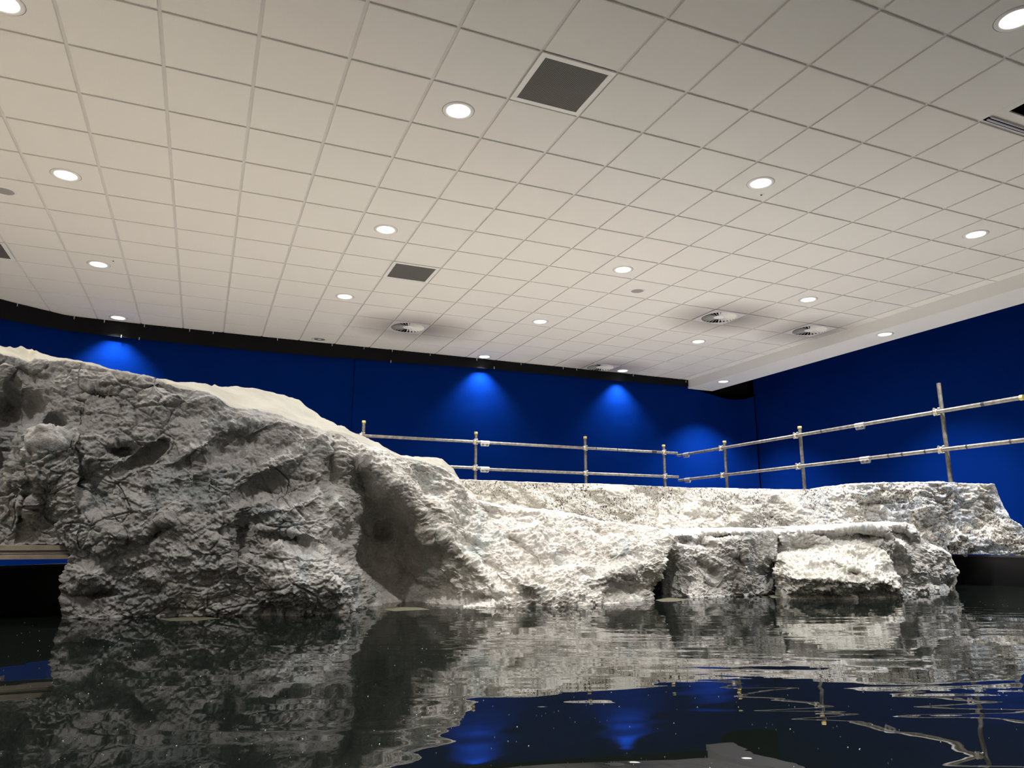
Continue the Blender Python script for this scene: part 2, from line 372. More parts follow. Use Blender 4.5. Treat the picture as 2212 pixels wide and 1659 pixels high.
# ------------------------------------------------------------------ ceiling
def build_ceiling():
    i0, i1, j0, j1 = -14, 13, -15, 13
    special = {(1, -1), (1, 6), (-7, 8), (2, 10), (9, 6), (12, 6), (9, 12), (7, -3)}
    mb = MB(); g = .012; t = ZC + .013; bv = .004
    for i in range(i0, i1):
        for j in range(j0, j1):
            if (i, j) in special: continue
            a, b, c, d = i * T + g, (i + 1) * T - g, j * T + g, (j + 1) * T - g
            if i == i1 - 1 + 0: pass
            vs = [(a, c, t), (b, c, t), (b, d, t), (a, d, t), (a, c, ZC + .002), (b, c, ZC + .002), (b, d, ZC + .002), (a, d, ZC + .002),
                  (a + bv, c + bv, ZC), (b - bv, c + bv, ZC), (b - bv, d - bv, ZC), (a + bv, d - bv, ZC)]
            mb.add(vs, [(0, 1, 5, 4), (1, 2, 6, 5), (2, 3, 7, 6), (3, 0, 4, 7), (4, 5, 9, 8), (5, 6, 10, 9), (6, 7, 11, 10), (7, 4, 8, 11), (8, 9, 10, 11)])
    # exposed bars above the tile faces (leave out the cell that stands open)
    ox, oy = 7 * T, -3 * T
    X0, X1, Y0, Y1 = i0 * T, 8.0, j0 * T, j1 * T + .02
    holes = {(2, 10), (9, 6), (12, 6), (9, 12), (7, -3)}
    for i in range(i0, i1 + 1):
        for j in range(j0, j1):
            a, b, c, d = i * T, min((i + 1) * T, X1), j * T, (j + 1) * T
            if (i, j) not in holes: mb.add([(a, c, t), (b, c, t), (b, d, t), (a, d, t)], [(0, 3, 2, 1)], 1)
            else:
                for (e, f, g_, h_) in ((a, a + g, c, d), (b - g, b, c, d), (a + g, b - g, c, c + g), (a + g, b - g, d - g, d)):
                    mb.add([(e, g_, t), (f, g_, t), (f, h_, t), (e, h_, t)], [(0, 3, 2, 1)], 1)
    # half tiles against the bulkhead
    for j in range(j0, j1):
        c, d = j * T + .008, (j + 1) * T - .008
        mb.box((i1 * T + .012, c, ZC), (8.0, d, t))
    o = mb.build('ceiling', [M['tile'], M['bar']]); tag(o, kind='structure')
    # soiling by the air outlets
    nt = M['tile'].node_tree; b = nt.nodes['Principled BSDF']; src = b.inputs['Base Color'].links[0].from_socket
    tc = nt.nodes.new('ShaderNodeTexCoord'); acc = None
    for (cx, cy) in ((2.5, 10.5), (9.5, 6.5), (12.5, 6.5), (9.5, 12.5)):
        mp = nd(nt, 'ShaderNodeMapping'); mp.inputs['Location'].default_value = (-cx * T - .12, -cy * T, 0)
        sc = nd(nt, 'ShaderNodeVectorMath', operation='MULTIPLY'); sc.inputs[1].default_value = (.85, 1.1, 0)
        nt.links.new(tc.outputs['Object'], mp.inputs['Vector']); nt.links.new(mp.outputs[0], sc.inputs[0])
        ln = nd(nt, 'ShaderNodeVectorMath', operation='LENGTH'); nt.links.new(sc.outputs[0], ln.inputs[0])
        q = ramp(nt, ln.outputs['Value'], [(.20, .85), (1.0, 0)])
        if acc is None: acc = q
        else:
            n = nd(nt, 'ShaderNodeMath', operation='MAXIMUM'); nt.links.new(acc, n.inputs[0]); nt.links.new(q, n.inputs[1]); acc = n.outputs[0]
    nt.links.new(mixc(nt, acc, src, (.22, .20, .195)), b.inputs['Base Color'])
    # bulkhead over the right-hand wall
    s = MB(); s.box((8.0, Y0, 3.5), (8.65, 7.83, ZC + .05)); o = s.build('trim_1', M['soffit'], bevel=.004); tag(o, kind='structure')
    s = MB(); s.box((8.60, Y0, 4.0), (10.0, 8.1, 4.05)); s.box((8.60, Y0, ZC + .05), (8.64, 8.1, 4.0)); s.box((X0, 7.83, ZC), (8.60, 8.1, ZC + .05)); tag(s.build('trim_2', M['dark']), kind='structure')
    # void over the open cell
    s = MB(); a, b2, c, d = ox, ox + T, oy, oy + T; z2 = ZC + .5
    s.add([(a, c, t), (b2, c, t), (b2, d, t), (a, d, t), (a, c, z2), (b2, c, z2), (b2, d, z2), (a, d, z2)],
          [(0, 4, 5, 1), (1, 5, 6, 2), (2, 6, 7, 3), (3, 7, 4, 0), (4, 7, 6, 5)])
    s.build('void_lining', M['dark'], o) if False else tag(s.build('trim_3', M['dark']), kind='structure')
build_ceiling()
s = MB(); s.box((7 * T + .013, -2.27 * T, ZC + .022), (8 * T - .013, -2.085 * T, ZC + .036)); s.box((7 * T + .013, -3 * T + .013, ZC + .022), (7.17 * T, -2.27 * T, ZC + .036))
lt = s.build('ceiling_tile', M['tile']); tag(lt, 'cut pale ceiling tile beside the black opening at the upper right edge', 'ceiling tile')
s = MB(); s.box((7 * T + .03, -2 * T - .045, ZC + .002), (8 * T - .012, -2 * T - .03, ZC + .012)); s.box((7 * T + .03, -2 * T - .07, ZC + .004), (8 * T - .012, -2 * T - .062, ZC + .02))
s.build('tile_edge_strip', M['zinc'], lt)

# ------------------------------------------------------------------ downlights
LR = .092
def lamp_parts(root, on=True, z=ZC):
    r = MB(); r.lathe([(LR, .001), (LR + .002, -.005), (LR + .010, -.008), (LR + .028, -.005), (LR + .031, .001)], 48); r.build('trim_ring', M['white'], root)
    r = MB(); r.lathe([(LR + .031, .0005), (LR + .034, -.0012), (LR + .036, .0005)], 48); r.build('gasket', M['seam'], root)
    r = MB(); r.lathe([(0.0001, -.0015), (LR, -.0015)], 48); d = r.build('diffuser' if on else 'reflector', M['lamp'] if on else M['lampoff'], root)
    if not on:
        r = MB(); r.lathe([(.0001, -.004), (.03, -.004), (.034, -.0018)], 24); r.build('bulb', M['white'], root)
def spot(root, power, col, half=52, blend=.75):
    L = bpy.data.lights.new('lamp_light', 'SPOT'); L.energy = power; L.color = col; L.spot_size = math.radians(2 * half); L.spot_blend = blend; L.shadow_soft_size = .05
    o = bpy.data.objects.new('lamp_light', L); C.objects.link(o); o.parent = root; o.location = (0, 0, -.012); return o
WARM, NEUT = (1, .92, .80), (1, .965, .92)
PW = 540
LJ = [.5, 4.55, 8.6, 12.6]
where = {
 (-4.5, .5): 'round downlight cut off by the top left corner of the picture',
 (-4.5, 4.5): 'second nearest round downlight of the far left row',
 (-4.5, 8.55): 'round downlight with a tiny sensor beside it, far left row',
 (-4.5, 12.55): 'round downlight by the black band above the left blue scallop of light',
 (.5, .5): 'large round downlight left of the big square ceiling grille',
 (.5, 4.55): 'round downlight left of and above the smaller square ceiling grille',
 (.5, 8.6): 'round downlight below and left of the smaller square ceiling grille',
 (5.5, .5): 'round downlight right of centre with a small sensor just below it',
 (5.5, 4.58): 'round downlight above the round grey ceiling speaker at centre right',
 (5.5, 8.62): 'small round downlight halfway between two swirl air outlets',
 (5.5, 12.66): 'round downlight above the middle blue scallop of light on the back cloth',
 (10.5, .5): 'round downlight nearest the right edge above the bulkhead',
 (10.5, 4.54): 'round downlight above the right-hand pair of swirl air outlets',
 (10.45, 8.6): 'small round downlight below the right-hand pair of swirl air outlets',
 (10.43, 12.63): 'round downlight beside the swirl air outlet at the black band',
 (5.44, -3.47): 'large round downlight at the top right corner of the picture'}
powers = {(-4.5, .5): .45, (.5, .5): .8, (5.5, .5): 1.25, (5.44, -3.47): .8, (10.5, .5): 1.35}
proto = thing('downlight', (0, 0, ZC), 'x', 'ceiling light', 'round downlights in the tiled ceiling'); lamp_parts(proto)
first = True
def copy_tree(o, parent=None):
    c = o.copy(); C.objects.link(c)
    if parent is not None: c.parent = parent
    for ch in list(o.children):
        copy_tree(ch, c)
    return c
protokids = None
def place_light(x, y, z, label, power, col, half=52, hidden=False):
    global first
    if first: o = proto; first = False
    else:
        o = proto.copy(); C.objects.link(o)
        for ch in parts:
            c = ch.copy(); C.objects.link(c); c.parent = o
    o.location = (x, y, z); o['label'] = label
    spot(o, power, col, half); return o
parts = list(proto.children)
for (i, j), lab in where.items():
    col = WARM if i < 0 else (NEUT if i < 3 else (.99, .97, .955))
    edge = j > 12
    place_light(i * T, j * T, ZC, lab, PW * powers.get((i, j), 1.0) * (.62 if edge else 1), col if not edge else (.95, .95, 1), 50 if edge else 56)
for x, y, lab in ((8.24, 3.13, 'round downlight in the underside of the white bulkhead, the nearer one'), (8.22, 6.93, 'round downlight in the underside of the white bulkhead, the farther one in the corner')):
    o = place_light(x, y, 3.5, lab, PW * 1.7, (.95, .96, 1), 53); o['group'] = 'round downlights in the bulkhead'
off = thing('downlight', (.515 * T, 12.62 * T, ZC), 'unlit round downlight with a dull grey reflector by the black band', 'ceiling light', 'round downlights in the tiled ceiling'); lamp_parts(off, False)
# lamps of the room behind and beside the lens
for i in (-9.5, -4.5, .5, 5.5, 10.5):
    for j in (-11.5, -7.5, -3.5):
        if (i, j) == (5.5, -3.5): continue
        L = bpy.data.lights.new('room_lamp', 'SPOT'); L.energy = PW * ((.8 if j < -4 else (1.7 if i > 10 else .85))); L.color = (1, .955, .90); L.spot_size = math.radians(115); L.spot_blend = .8; L.shadow_soft_size = .08
        o = bpy.data.objects.new('room_lamp', L); C.objects.link(o); o.location = (i * T, j * T, ZC - .01)
for j in (.5, 4.5, 8.5):
    L = bpy.data.lights.new('room_lamp', 'SPOT'); L.energy = PW; L.color = (1, .90, .76); L.spot_size = math.radians(115); L.spot_blend = .8; L.shadow_soft_size = .08
    o = bpy.data.objects.new('room_lamp', L); C.objects.link(o); o.location = (-9.5 * T, j * T, ZC - .01)
# ------------------------------------------------------------------ vents, speakers, sensors
def square_grille(i, j, lab):
    t = thing('ceiling_grille', ((i + .5) * T, (j + .5) * T, ZC), lab, 'vent', 'square perforated grilles in the ceiling')
    h = .294; w = .252; r = MB()
    for a, b in (((-h, -h), (h, -w)), ((-h, w), (h, h)), ((-h, -w), (-w, w)), ((w, -w), (h, w))):
        r.box((a[0], a[1], -.004), (b[0], b[1], .008))
    r.build('frame', M['white'], t, .001)
    r = MB(); r.box((-w, -w, .001), (w, w, .008)); r.build('mesh_panel', M['grille'], t)
square_grille(1, -1, 'large square dark perforated grille near the top centre of the ceiling')
square_grille(1, 6, 'smaller-looking square grey grille halfway down the ceiling')
square_grille(-7, 8, 'square grey grille cut off by the left edge of the picture')
def swirl_parts(t):
    h = .292; n = 48; r = MB(); ro = .262
    vs = []; fs = []
    for k in range(n):
        a = 2 * PI * k / n; c, s_ = math.cos(a), math.sin(a); q = h / max(abs(c), abs(s_))
        vs += [(ro * c, ro * s_, -.003), (q * c, q * s_, -.003), (q * c, q * s_, .008)]
    for k in range(n):
        m = (k + 1) % n; fs += [(k * 3, m * 3, m * 3 + 1, k * 3 + 1), (k * 3 + 1, m * 3 + 1, m * 3 + 2, k * 3 + 2)]
    r.add(vs, fs); r.build('plate', M['plate'], t)
    r = MB(); r.lathe([(.0001, .06), (ro, .06), (ro, -.003)], 48); r.build('throat', M['dark'], t)
    r = MB(); r.lathe([(.0001, -.010), (.06, -.010), (.075, -.004), (.078, .004)], 40); r.build('hub', M['white'], t)
    for k in range(28):
        a = 2 * PI * k / 28; r = MB()
        mtx = Matrix.Rotation(a, 4, 'Z') @ Matrix.Translation((.168, 0, .006)) @ Matrix.Rotation(-.85, 4, 'X')
        r.add([mtx @ Vector(v) for v in ((-.095, -.008, 0), (.094, -.023, 0), (.094, .023, 0), (-.095, .008, 0), (-.095, -.008, .002), (.094, -.023, .002), (.094, .023, .002), (-.095, .008, .002))],
              [(0, 3, 2, 1), (4, 5, 6, 7), (0, 1, 5, 4), (1, 2, 6, 5), (2, 3, 7, 6), (3, 0, 4, 7)])
        r.build('vane', M['white'], t)
sp = [(2, 10, 'round swirl air outlet left of the middle, nearest the unlit downlight'), (9, 6, 'round swirl air outlet right of centre, left one of the smudged pair'),
      (12, 6, 'round swirl air outlet closest to the white bulkhead'), (9, 12, 'round swirl air outlet half hidden at the black band')]
sw = thing('swirl_vent', (0, 0, ZC), 'x', 'vent', 'round swirl air outlets'); swirl_parts(sw); kids = list(sw.children)
for k, (i, j, lab) in enumerate(sp):
    o = sw
    if k:
        o = sw.copy(); C.objects.link(o)
        for ch in kids:
            c = ch.copy(); C.objects.link(c); c.parent = o
    o.location = ((i + .5) * T, (j + .5) * T, ZC); o['label'] = lab
for x, y, lab in ((-5.5, 5.5, 'round grey ceiling speaker cut off by the left edge'), (6.5, 5.6, 'round grey ceiling speaker below a downlight at centre right')):
    t = thing('ceiling_speaker', (x * T, y * T, ZC), lab, 'speaker', 'round ceiling speakers')
    r = MB(); r.lathe([(.082, 0), (.084, -.005), (.10, -.005), (.104, .001)], 40); r.build('rim', M['white'], t)
    r = MB(); r.lathe([(.0001, -.004), (.05, -.0035), (.083, -.001)], 40); r.build('mesh_cover', M['speaker'], t)
for x, y, lab in ((-4.2, 8.2, 'tiny ceiling sensor beside a downlight of the far left row'), (5.78, .8, 'tiny ceiling sensor just below the downlight right of centre')):
    t = thing('ceiling_sensor', (x * T, y * T, ZC), lab, 'sensor', 'tiny ceiling sensors')
    r = MB(); r.lathe([(.0001, -.004), (.016, -.004), (.028, -.003), (.030, .001)], 24); r.build('plate', M['white'], t)
    r = MB(); r.lathe([(.0001, -.012), (.008, -.011), (.012, -.004)], 16); r.build('head', M['seam'], t)
# ------------------------------------------------------------------ room shell
def plain(name, a, b, m, kind='structure'):
    r = MB(); r.box(a, b); return tag(r.build(name, m), kind=kind)
plain('floor', (-8.5, -9.1, -.95), (10.0, 8.1, -.9), M['floor'])
plain('wall_back', (-8.5, 8.0, -.9), (10.0, 8.1, 4.0), M['black'])
plain('wall_right', (9.9, -9.1, -.9), (10.0, 8.1, 4.0), M['black'])
plain('wall_left', (-8.5, -9.1, -.9), (-8.4, 8.1, ZC + .02), M['plainwall'])
plain('wall_front', (-8.5, -9.1, -.9), (10.0, -9.0, ZC + .02), M['plainwall'])
def interp_path(pts, n):
    p = np.array(pts, float); s = np.concatenate([[0], np.cumsum(np.linalg.norm(np.diff(p[:, :2], axis=0), axis=1))])
    u = np.linspace(0, s[-1], n); q = np.stack([np.interp(u, s, p[:, k]) for k in range(p.shape[1])], 1)
    for _ in range(max(1, n // 60)): q[1:-1] = (q[:-2] + 2 * q[1:-1] + q[2:]) / 4
    return q
def cloth(name, pts, nu, nv, amp, m, seed, label, cat, group=None, zbot=None, thick=.004):
    """pts: x, y, ztop, zbottom along the cloth"""
    q = interp_path(pts, nu); P = np.zeros((nu, nv, 3))
    for j in range(nv):
        t = j / (nv - 1); P[:, j, 0] = q[:, 0]; P[:, j, 1] = q[:, 1]; P[:, j, 2] = q[:, 2] * (1 - t) + q[:, 3] * t
    N = normals(P); h = amp * (fbm(P * np.array([.9, .9, .35]), 3, seed) + .35 * ridge(P * np.array([.7, .7, 2.1]), 2, seed + 5))
    P = P + N * h[..., None]
    return tag(gridmesh(name, P, m), label, cat, group)
cloth('blue_cloth', [(-7.6, 2.0, 3.6, -.9), (-6.2, 4.6, 3.6, -.9), (-4.9, 6.45, 3.6, -.9), (-4.1, 7.32, 3.6, -.9), (-3.4, 7.76, 3.6, -.9), (-2.4, 7.83, 3.6, -.9), (.985, 7.84, 3.6, -.9)], 220, 80, .012, M['blue'], 3,
      'deep blue backdrop cloth on the left, with one bright scallop of light', 'backdrop', 'blue backdrop cloths')
cloth('blue_cloth', [(.97, 7.82, 3.6, -.9), (7.8, 7.81, 3.6, -.9), (8.1, 7.81, 3.50, -.9), (8.5, 7.80, 3.44, -.9), (8.9, 7.80, 3.36, -.9), (9.2, 7.79, 3.34, -.9), (9.5, 7.76, 3.38, -.9), (9.66, 7.70, 3.44, -.9)], 260, 90, .012, M['blue'], 8,
      'deep blue backdrop cloth across the middle, lit in scallops behind the railing', 'backdrop', 'blue backdrop cloths')
cloth('blue_cloth', [(9.72, 7.74, 3.98, -.9), (9.70, 6.9, 3.98, -.9), (9.70, -8, 3.98, -.9)], 260, 60, .014, M['blue'], 15,
      'deep blue backdrop cloth along the right-hand wall below the bulkhead', 'backdrop', 'blue backdrop cloths')
def band(pts, label, clips):
    o = cloth('black_valance', pts, 160, 10, .012, M['black'], 31, label, 'valance', 'black cloth bands under the ceiling')
    for (x, y, z) in clips:
        r = MB(); r.tube((x, y - .03, z), (x, y - .034, z - .03), .006, 8); r.lathe([(.006, 0), (.011, .004), (.006, .008)], 10, (x, y - .034, z + .004)); r.build('clip', M['zinc'], o)
band([(-7.4, 2.2, 3.68, 3.30), (-6.0, 4.7, 3.68, 3.32), (-4.8, 6.35, 3.675, 3.36), (-4.1, 7.22, 3.675, 3.40), (-3.4, 7.70, 3.678, 3.44), (-2.4, 7.76, 3.678, 3.43), (-1, 7.77, 3.678, 3.42), (.8, 7.77, 3.678, 3.44), (1.56, 7.77, 3.678, 3.46)],
     'black cloth band under the ceiling, left length sagging at its left end', [(-3.95, 7.32, 3.66), (-3.3, 7.72, 3.66), (-2.9, 7.74, 3.66), (-2.35, 7.76, 3.66), (-1.7, 7.77, 3.66), (-1.35, 7.77, 3.66), (-.35, 7.77, 3.66), (.55, 7.77, 3.66), (1.1, 7.77, 3.66), (-2.65, 7.75, 3.45), (-2.4, 7.75, 3.44)])
band([(1.54, 7.755, 3.678, 3.445), (3.5, 7.76, 3.678, 3.50), (5.9, 7.76, 3.678, 3.50), (7.85, 7.76, 3.678, 3.53), (7.98, 7.76, 3.678, 3.53)],
     'black cloth band under the ceiling, right length ending at the white bulkhead', [(1.6, 7.75, 3.66), (2.3, 7.76, 3.66), (3.2, 7.76, 3.66), (4.1, 7.76, 3.66), (5.0, 7.76, 3.66), (5.3, 7.76, 3.66), (6.6, 7.76, 3.66), (7.9, 7.76, 3.64), (1.58, 7.75, 3.46), (3.55, 7.76, 3.53)])
# ------------------------------------------------------------------ scaffold railings
TR = .0242
def clamp(parent, p, ax_rail, flip=1):
    """swivel coupler: one shoe round the post, one round the rail, wing nuts"""
    r = MB(); p = Vector(p); ax = Vector(ax_rail).normalized(); up = Vector((0, 0, 1)); out = ax.cross(up).normalized()
    q = Matrix(((ax.x, out.x, up.x), (ax.y, out.y, up.y), (ax.z, out.z, up.z)))
    toaxis = Matrix(((0, 0, ax.x), (0, 1, ax.y), (1, 0, ax.z)))
    r.lathe([(TR, -.026), (TR + .012, -.024), (TR + .015, 0), (TR + .012, .024), (TR, .026)], 20, p - ax * .042, axis=(q @ Matrix.Rotation(PI / 2, 3, 'Y')))
    r.box((-.022, -.055, -.014), (.03, .012, .014), 0, Matrix.Translation(p - ax * .03) @ q.to_4x4())
    c = r.build('clamp', M['brass'], parent)
    for dz in (.036, -.036):
        b = MB(); a = p - ax * .042 + up * dz
        b.tube(a - out * .03, a + out * .03, .006, 8); b.tube(a + out * .022, a + out * .036, .014, 6); b.tube(a + ax * .03 + up * .004, a + ax * .055 + up * .004, .010, 6)
        b.build('bolt', M['zinc'], c)
def sleeve(parent, p, ax):
    p = Vector(p); ax = Vector(ax).normalized(); up = Vector((0, 0, 1)); out = ax.cross(up).normalized(); q = Matrix(((ax.x, out.x, up.x), (ax.y, out.y, up.y), (ax.z, out.z, up.z)))
    r = MB(); r.tube(p - ax * .075, p + ax * .075, TR + .005, 24)
    mt = Matrix.Translation(p) @ q.to_4x4()
    r.add([mt @ Vector(v) for v in ((-.08, -.012, -.018), (.08, -.012, -.018), (.062, -.012, -.062), (-.066, -.012, -.062), (-.08, .012, -.018), (.08, .012, -.018), (.062, .012, -.062), (-.066, .012, -.062))],
          [(0, 1, 2, 3), (7, 6, 5, 4), (0, 4, 5, 1), (1, 5, 6, 2), (2, 6, 7, 3), (3, 7, 4, 0)])
    c = r.build('tube_sleeve', M['zinc'], parent)
    for k in (-.034, .034):
        b = MB(); a = p + ax * k - up * .04; b.tube(a - out * .024, a + out * .024, .013, 6); b.build('bolt', M['seam'], c)
def railing(name, label, org, ax, posts, rails, sleeves, marks, endcap=None, lift=0):
    """posts: (along, top)   rails: (from, to, z)"""
    t = thing(name, org, label, 'railing'); ax = Vector(ax); out = ax.cross(Vector((0, 0, 1))).normalized()
    o = Vector(org)
    for (u, top, cap) in posts:
        p = ax * u - out * .052
        z0 = -.9
        r = MB(); r.tube(p + Vector((0, 0, z0)), p + Vector((0, 0, top)), TR, 24); po = r.build('post', M['steel'], t)
        if cap:
            r = MB(); r.lathe([(TR, -.035), (TR + .005, -.035), (TR + .006, -.006), (TR + .003, .004), (.0001, .005)], 24, p + Vector((0, 0, top))); r.build('end_cap', M['yellow'], po)
    for (a, b, z) in rails:
        r = MB(); r.tube(ax * a + Vector((0, 0, z)), ax * b + Vector((0, 0, z)), TR, 24); ro = r.build('rail', M['steel'], t)
        if endcap and abs(z - endcap[1]) < .05:
            e = MB(); d = ax if endcap[0] > 0 else -ax; e.tube(ax * (b if endcap[0] > 0 else a) - d * .03, ax * (b if endcap[0] > 0 else a) + d * .006, TR + .006, 20)
            e.v = [(x, y, zz + z) for x, y, zz in e.v]; e.build('end_cap', M['yellow'], ro)
        for (mk, mz, mw) in marks:
            if abs(mz - z) < .05:
                e = MB(); e.tube(ax * (mk - mw) + Vector((0, 0, z)), ax * (mk + mw) + Vector((0, 0, z)), TR + .0012, 20, cap=False); e.build('tape', M['mark'], ro)
        for (u, top, cap) in posts:
            if a < u < b: clamp(t, ax * u + Vector((0, 0, z)), ax)
    for (u, z) in sleeves: sleeve(t, ax * u + Vector((0, 0, z)), ax)
    return t
railing('scaffold_railing', 'grey scaffold tube railing in front of the back cloth, from the cliff to the corner', (0, 6.22, 0), (1, 0, 0),
        [(-4.6, 2.1, 1), (-2.74, 2.1, 1), (-.95, 2.1, 1), (.862, 2.13, 1), (2.665, 2.062, 1), (4.655, 2.10, 1), (6.25, 2.035, 1)],
        [(-5.2, 2.79, 1.900), (2.79, 6.50, 1.896), (-5.2, 2.79, 1.486), (2.79, 6.50, 1.470)], [(2.80, 1.898), (2.80, 1.482)],
        [(4.83, 1.9, .006), (5.25, 1.9, .008), (6.0, 1.9, .05)])
railing('scaffold_railing', 'grey scaffold tube railing on the right, running towards the viewer with one taller post', (6.8, 0, 0), (0, -1, 0),
        [(-5.345, 2.025, 1), (-3.63, 2.04, 1), (-1.345, 2.26, 0), (1.2, 2.05, 1), (3.2, 2.05, 1)],
        [(-6.62, -.36, 1.905), (-6.62, 3.6, 1.446)], [(-6.35, 1.905), (-6.35, 1.446), (-2.50, 1.905), (-2.47, 1.446)],
        [(-3.16, 1.9, .012), (-5.8, 1.9, .006), (-.80, 1.9, .02), (-1.9, 1.45, .012), (-1.58, 1.45, .012), (-2.1, 1.45, .01), (-1.05, 1.45, .012), (-.55, 1.45, .01)], endcap=(1, 1.905))
# ------------------------------------------------------------------ tank and water
TK = [(-3.3, -.85), (-1.55, .93), (5.15, .93), (5.62, -2.0), (6.4, -7.5), (-3.3, -7.5)]
def inset(poly, d):
    out = []; n = len(poly)
    for k in range(n):
        p0, p1, p2 = Vector(poly[k - 1]), Vector(poly[k]), Vector(poly[(k + 1) % n])
        a = (p1 - p0).normalized(); b = (p2 - p1).normalized(); na = Vector((-a.y, a.x)); nb = Vector((-b.y, b.x)); m = (na + nb).normalized()
        out.append(p1 + m * (d / max(.2, m.dot(na))))
    return out
def ring(mb, poly, wo, z0, z1):
    o = inset(poly, wo); n = len(poly)
    for k in range(n):
        a, b = Vector(poly[k]), Vector(poly[(k + 1) % n]); c, d = o[(k + 1) % n], o[k]
        vs = [(a.x, a.y, z0), (b.x, b.y, z0), (c.x, c.y, z0), (d.x, d.y, z0), (a.x, a.y, z1), (b.x, b.y, z1), (c.x, c.y, z1), (d.x, d.y, z1)]
        mb.add(vs, [(0, 3, 2, 1), (4, 5, 6, 7), (0, 1, 5, 4), (2, 3, 7, 6)])
tank = thing('pool_tank', (0, 0, -.9), 'black-sided pool tank holding the dark water around the rocks', 'pool')
r = MB(); ring(r, TK, .03, 0, 1.148); r.build('wall_panel', M['tank'], tank)
r = MB(); ring(r, inset(TK, -.012), .055, 1.148, 1.163); r.build('rim', M['rim'], tank)
r = MB(); r.add([(x, y, .03) for x, y in TK], [tuple(range(len(TK)))]); r.build('liner', M['tank'], tank)
wt = [(x, y) for x, y in inset(TK, .0)]
r = MB(); r.add([(x, y, 0) for x, y in wt], [tuple(range(len(wt)))[::-1]])
w = r.build('water', M['water']); tag(w, 'dark rippled pool water mirroring the rocks, railing and blue cloth', 'water', kind='stuff')
w.data.flip_normals()
if w.data.polygons[0].normal.z < 0: w.data.flip_normals()
# specks of dust drifting on the surface
rng = np.random.default_rng(5); r = MB()
for k in range(1500):
    while True:
        q = CAM[:2] + FWH[:2] * (1.1 + 4.2 * rng.random() ** 1.4) + RGT[:2] * (rng.random() * 2 - 1) * 3.4
        if -2.6 < q[0] < 5 and q[1] < -.15: break
    a = .0006 + .0012 * rng.random() ** 3; x, y = q
    r.add([(x - a, y, .0006), (x, y - a, .0006), (x + a, y, .0006), (x, y + a, .0006), (x, y, .0018)], [(0, 1, 4), (1, 2, 4), (2, 3, 4), (3, 0, 4)])
tag(r.build('floating_dust', mat('dust', (.75, .78, .8), .8)), 'fine pale dust specks drifting all over the pool surface', 'dust', kind='stuff')
# ------------------------------------------------------------------ the big cliff on the left
strA = rot_xyz((.39, .92, 0), -38, (1, 1, 1.5)).T
strB = rot_xyz((.39, .92, 0), 42, (1, 1, 1.9)).T
crest = [(-60, 752), (0, 765), (40, 776), (62, 788), (78, 780), (110, 782), (148, 782), (200, 792), (250, 806), (320, 820), (400, 840), (450, 852), (480, 867), (510, 884), (560, 892), (600, 902), (650, 922), (690, 934), (740, 938), (780, 955), (820, 972), (870, 991), (920, 1000), (955, 1010), (980, 1030), (1000, 1062), (1030, 1082), (1065, 1092), (1120, 1098), (1180, 1104), (1240, 1114), (1300, 1126), (1360, 1131), (1400, 1137), (1425, 1143), (1440, 1150)]
cd = [(-60, 3.75), (0, 3.84), (150, 3.95), (300, 4.02), (450, 4.1), (600, 4.25), (720, 4.42), (800, 4.58), (900, 4.8), (1000, 5.1), (1100, 5.25), (1200, 5.35), (1300, 5.45), (1400, 5.5), (1440, 5.5)]
wl = [(150, 1336), (200, 1336), (330, 1333), (450, 1334), (580, 1331), (640, 1330), (720, 1325), (790, 1313), (830, 1306), (900, 1306), (950, 1312), (1000, 1313), (1100, 1313), (1200, 1312), (1280, 1308), (1340, 1302), (1400, 1297), (1430, 1292)]
def ip(tab, x): t = np.array(tab, float); return float(np.interp(x, t[:, 0], t[:, 1]))
def leftedge(py):
    return ip([(700, 149), (1150, 150), (1180, 151), (1205, 148), (1235, 141), (1262, 141), (1274, 152), (1284, 157), (1300, 152), (1325, 151), (1340, 150)], py)
def rightedge(py):
    return ip([(1100, 1440), (1150, 1444), (1200, 1446), (1215, 1440), (1245, 1428), (1270, 1415), (1290, 1412), (1310, 1410)], py)
colsA = []
VR = [0, .12, .25, .38, .5, .62, .75, .86, 1]
for px in [150, 155, 165, 185, 210, 250, 320, 400, 450, 480, 510, 560, 600, 650, 690, 740, 780, 820, 870, 920, 955, 980, 1000, 1030, 1065, 1120, 1180, 1240, 1300, 1360, 1400, 1425, 1437]:
    yc, yw = ip(crest, px), ip(wl, px); dc, dw = ip(cd, px), wd(yw); col = []
    for v in VR:
        y = yc + (yw - yc) * v
        d = dc + (dw - dc) * v
        if px < 760: d -= .10 * math.sin(PI * v)                  # the left face bulges forward a little
        elif px > 1000: d -= .12 * math.sin(PI * v) * min(1, (px - 1000) / 100)
        x = px
        wl_ = max(0, 1 - (px - 150) / 60.); x += (leftedge(y) - 150) * wl_
        wr_ = max(0, 1 - (1440 - px) / 60.); x += (rightedge(y) - 1440) * wr_ if px > 1380 else 0
        if px > 1380: d += .0
        col.append((x, y, d))
    colsA.append(col)
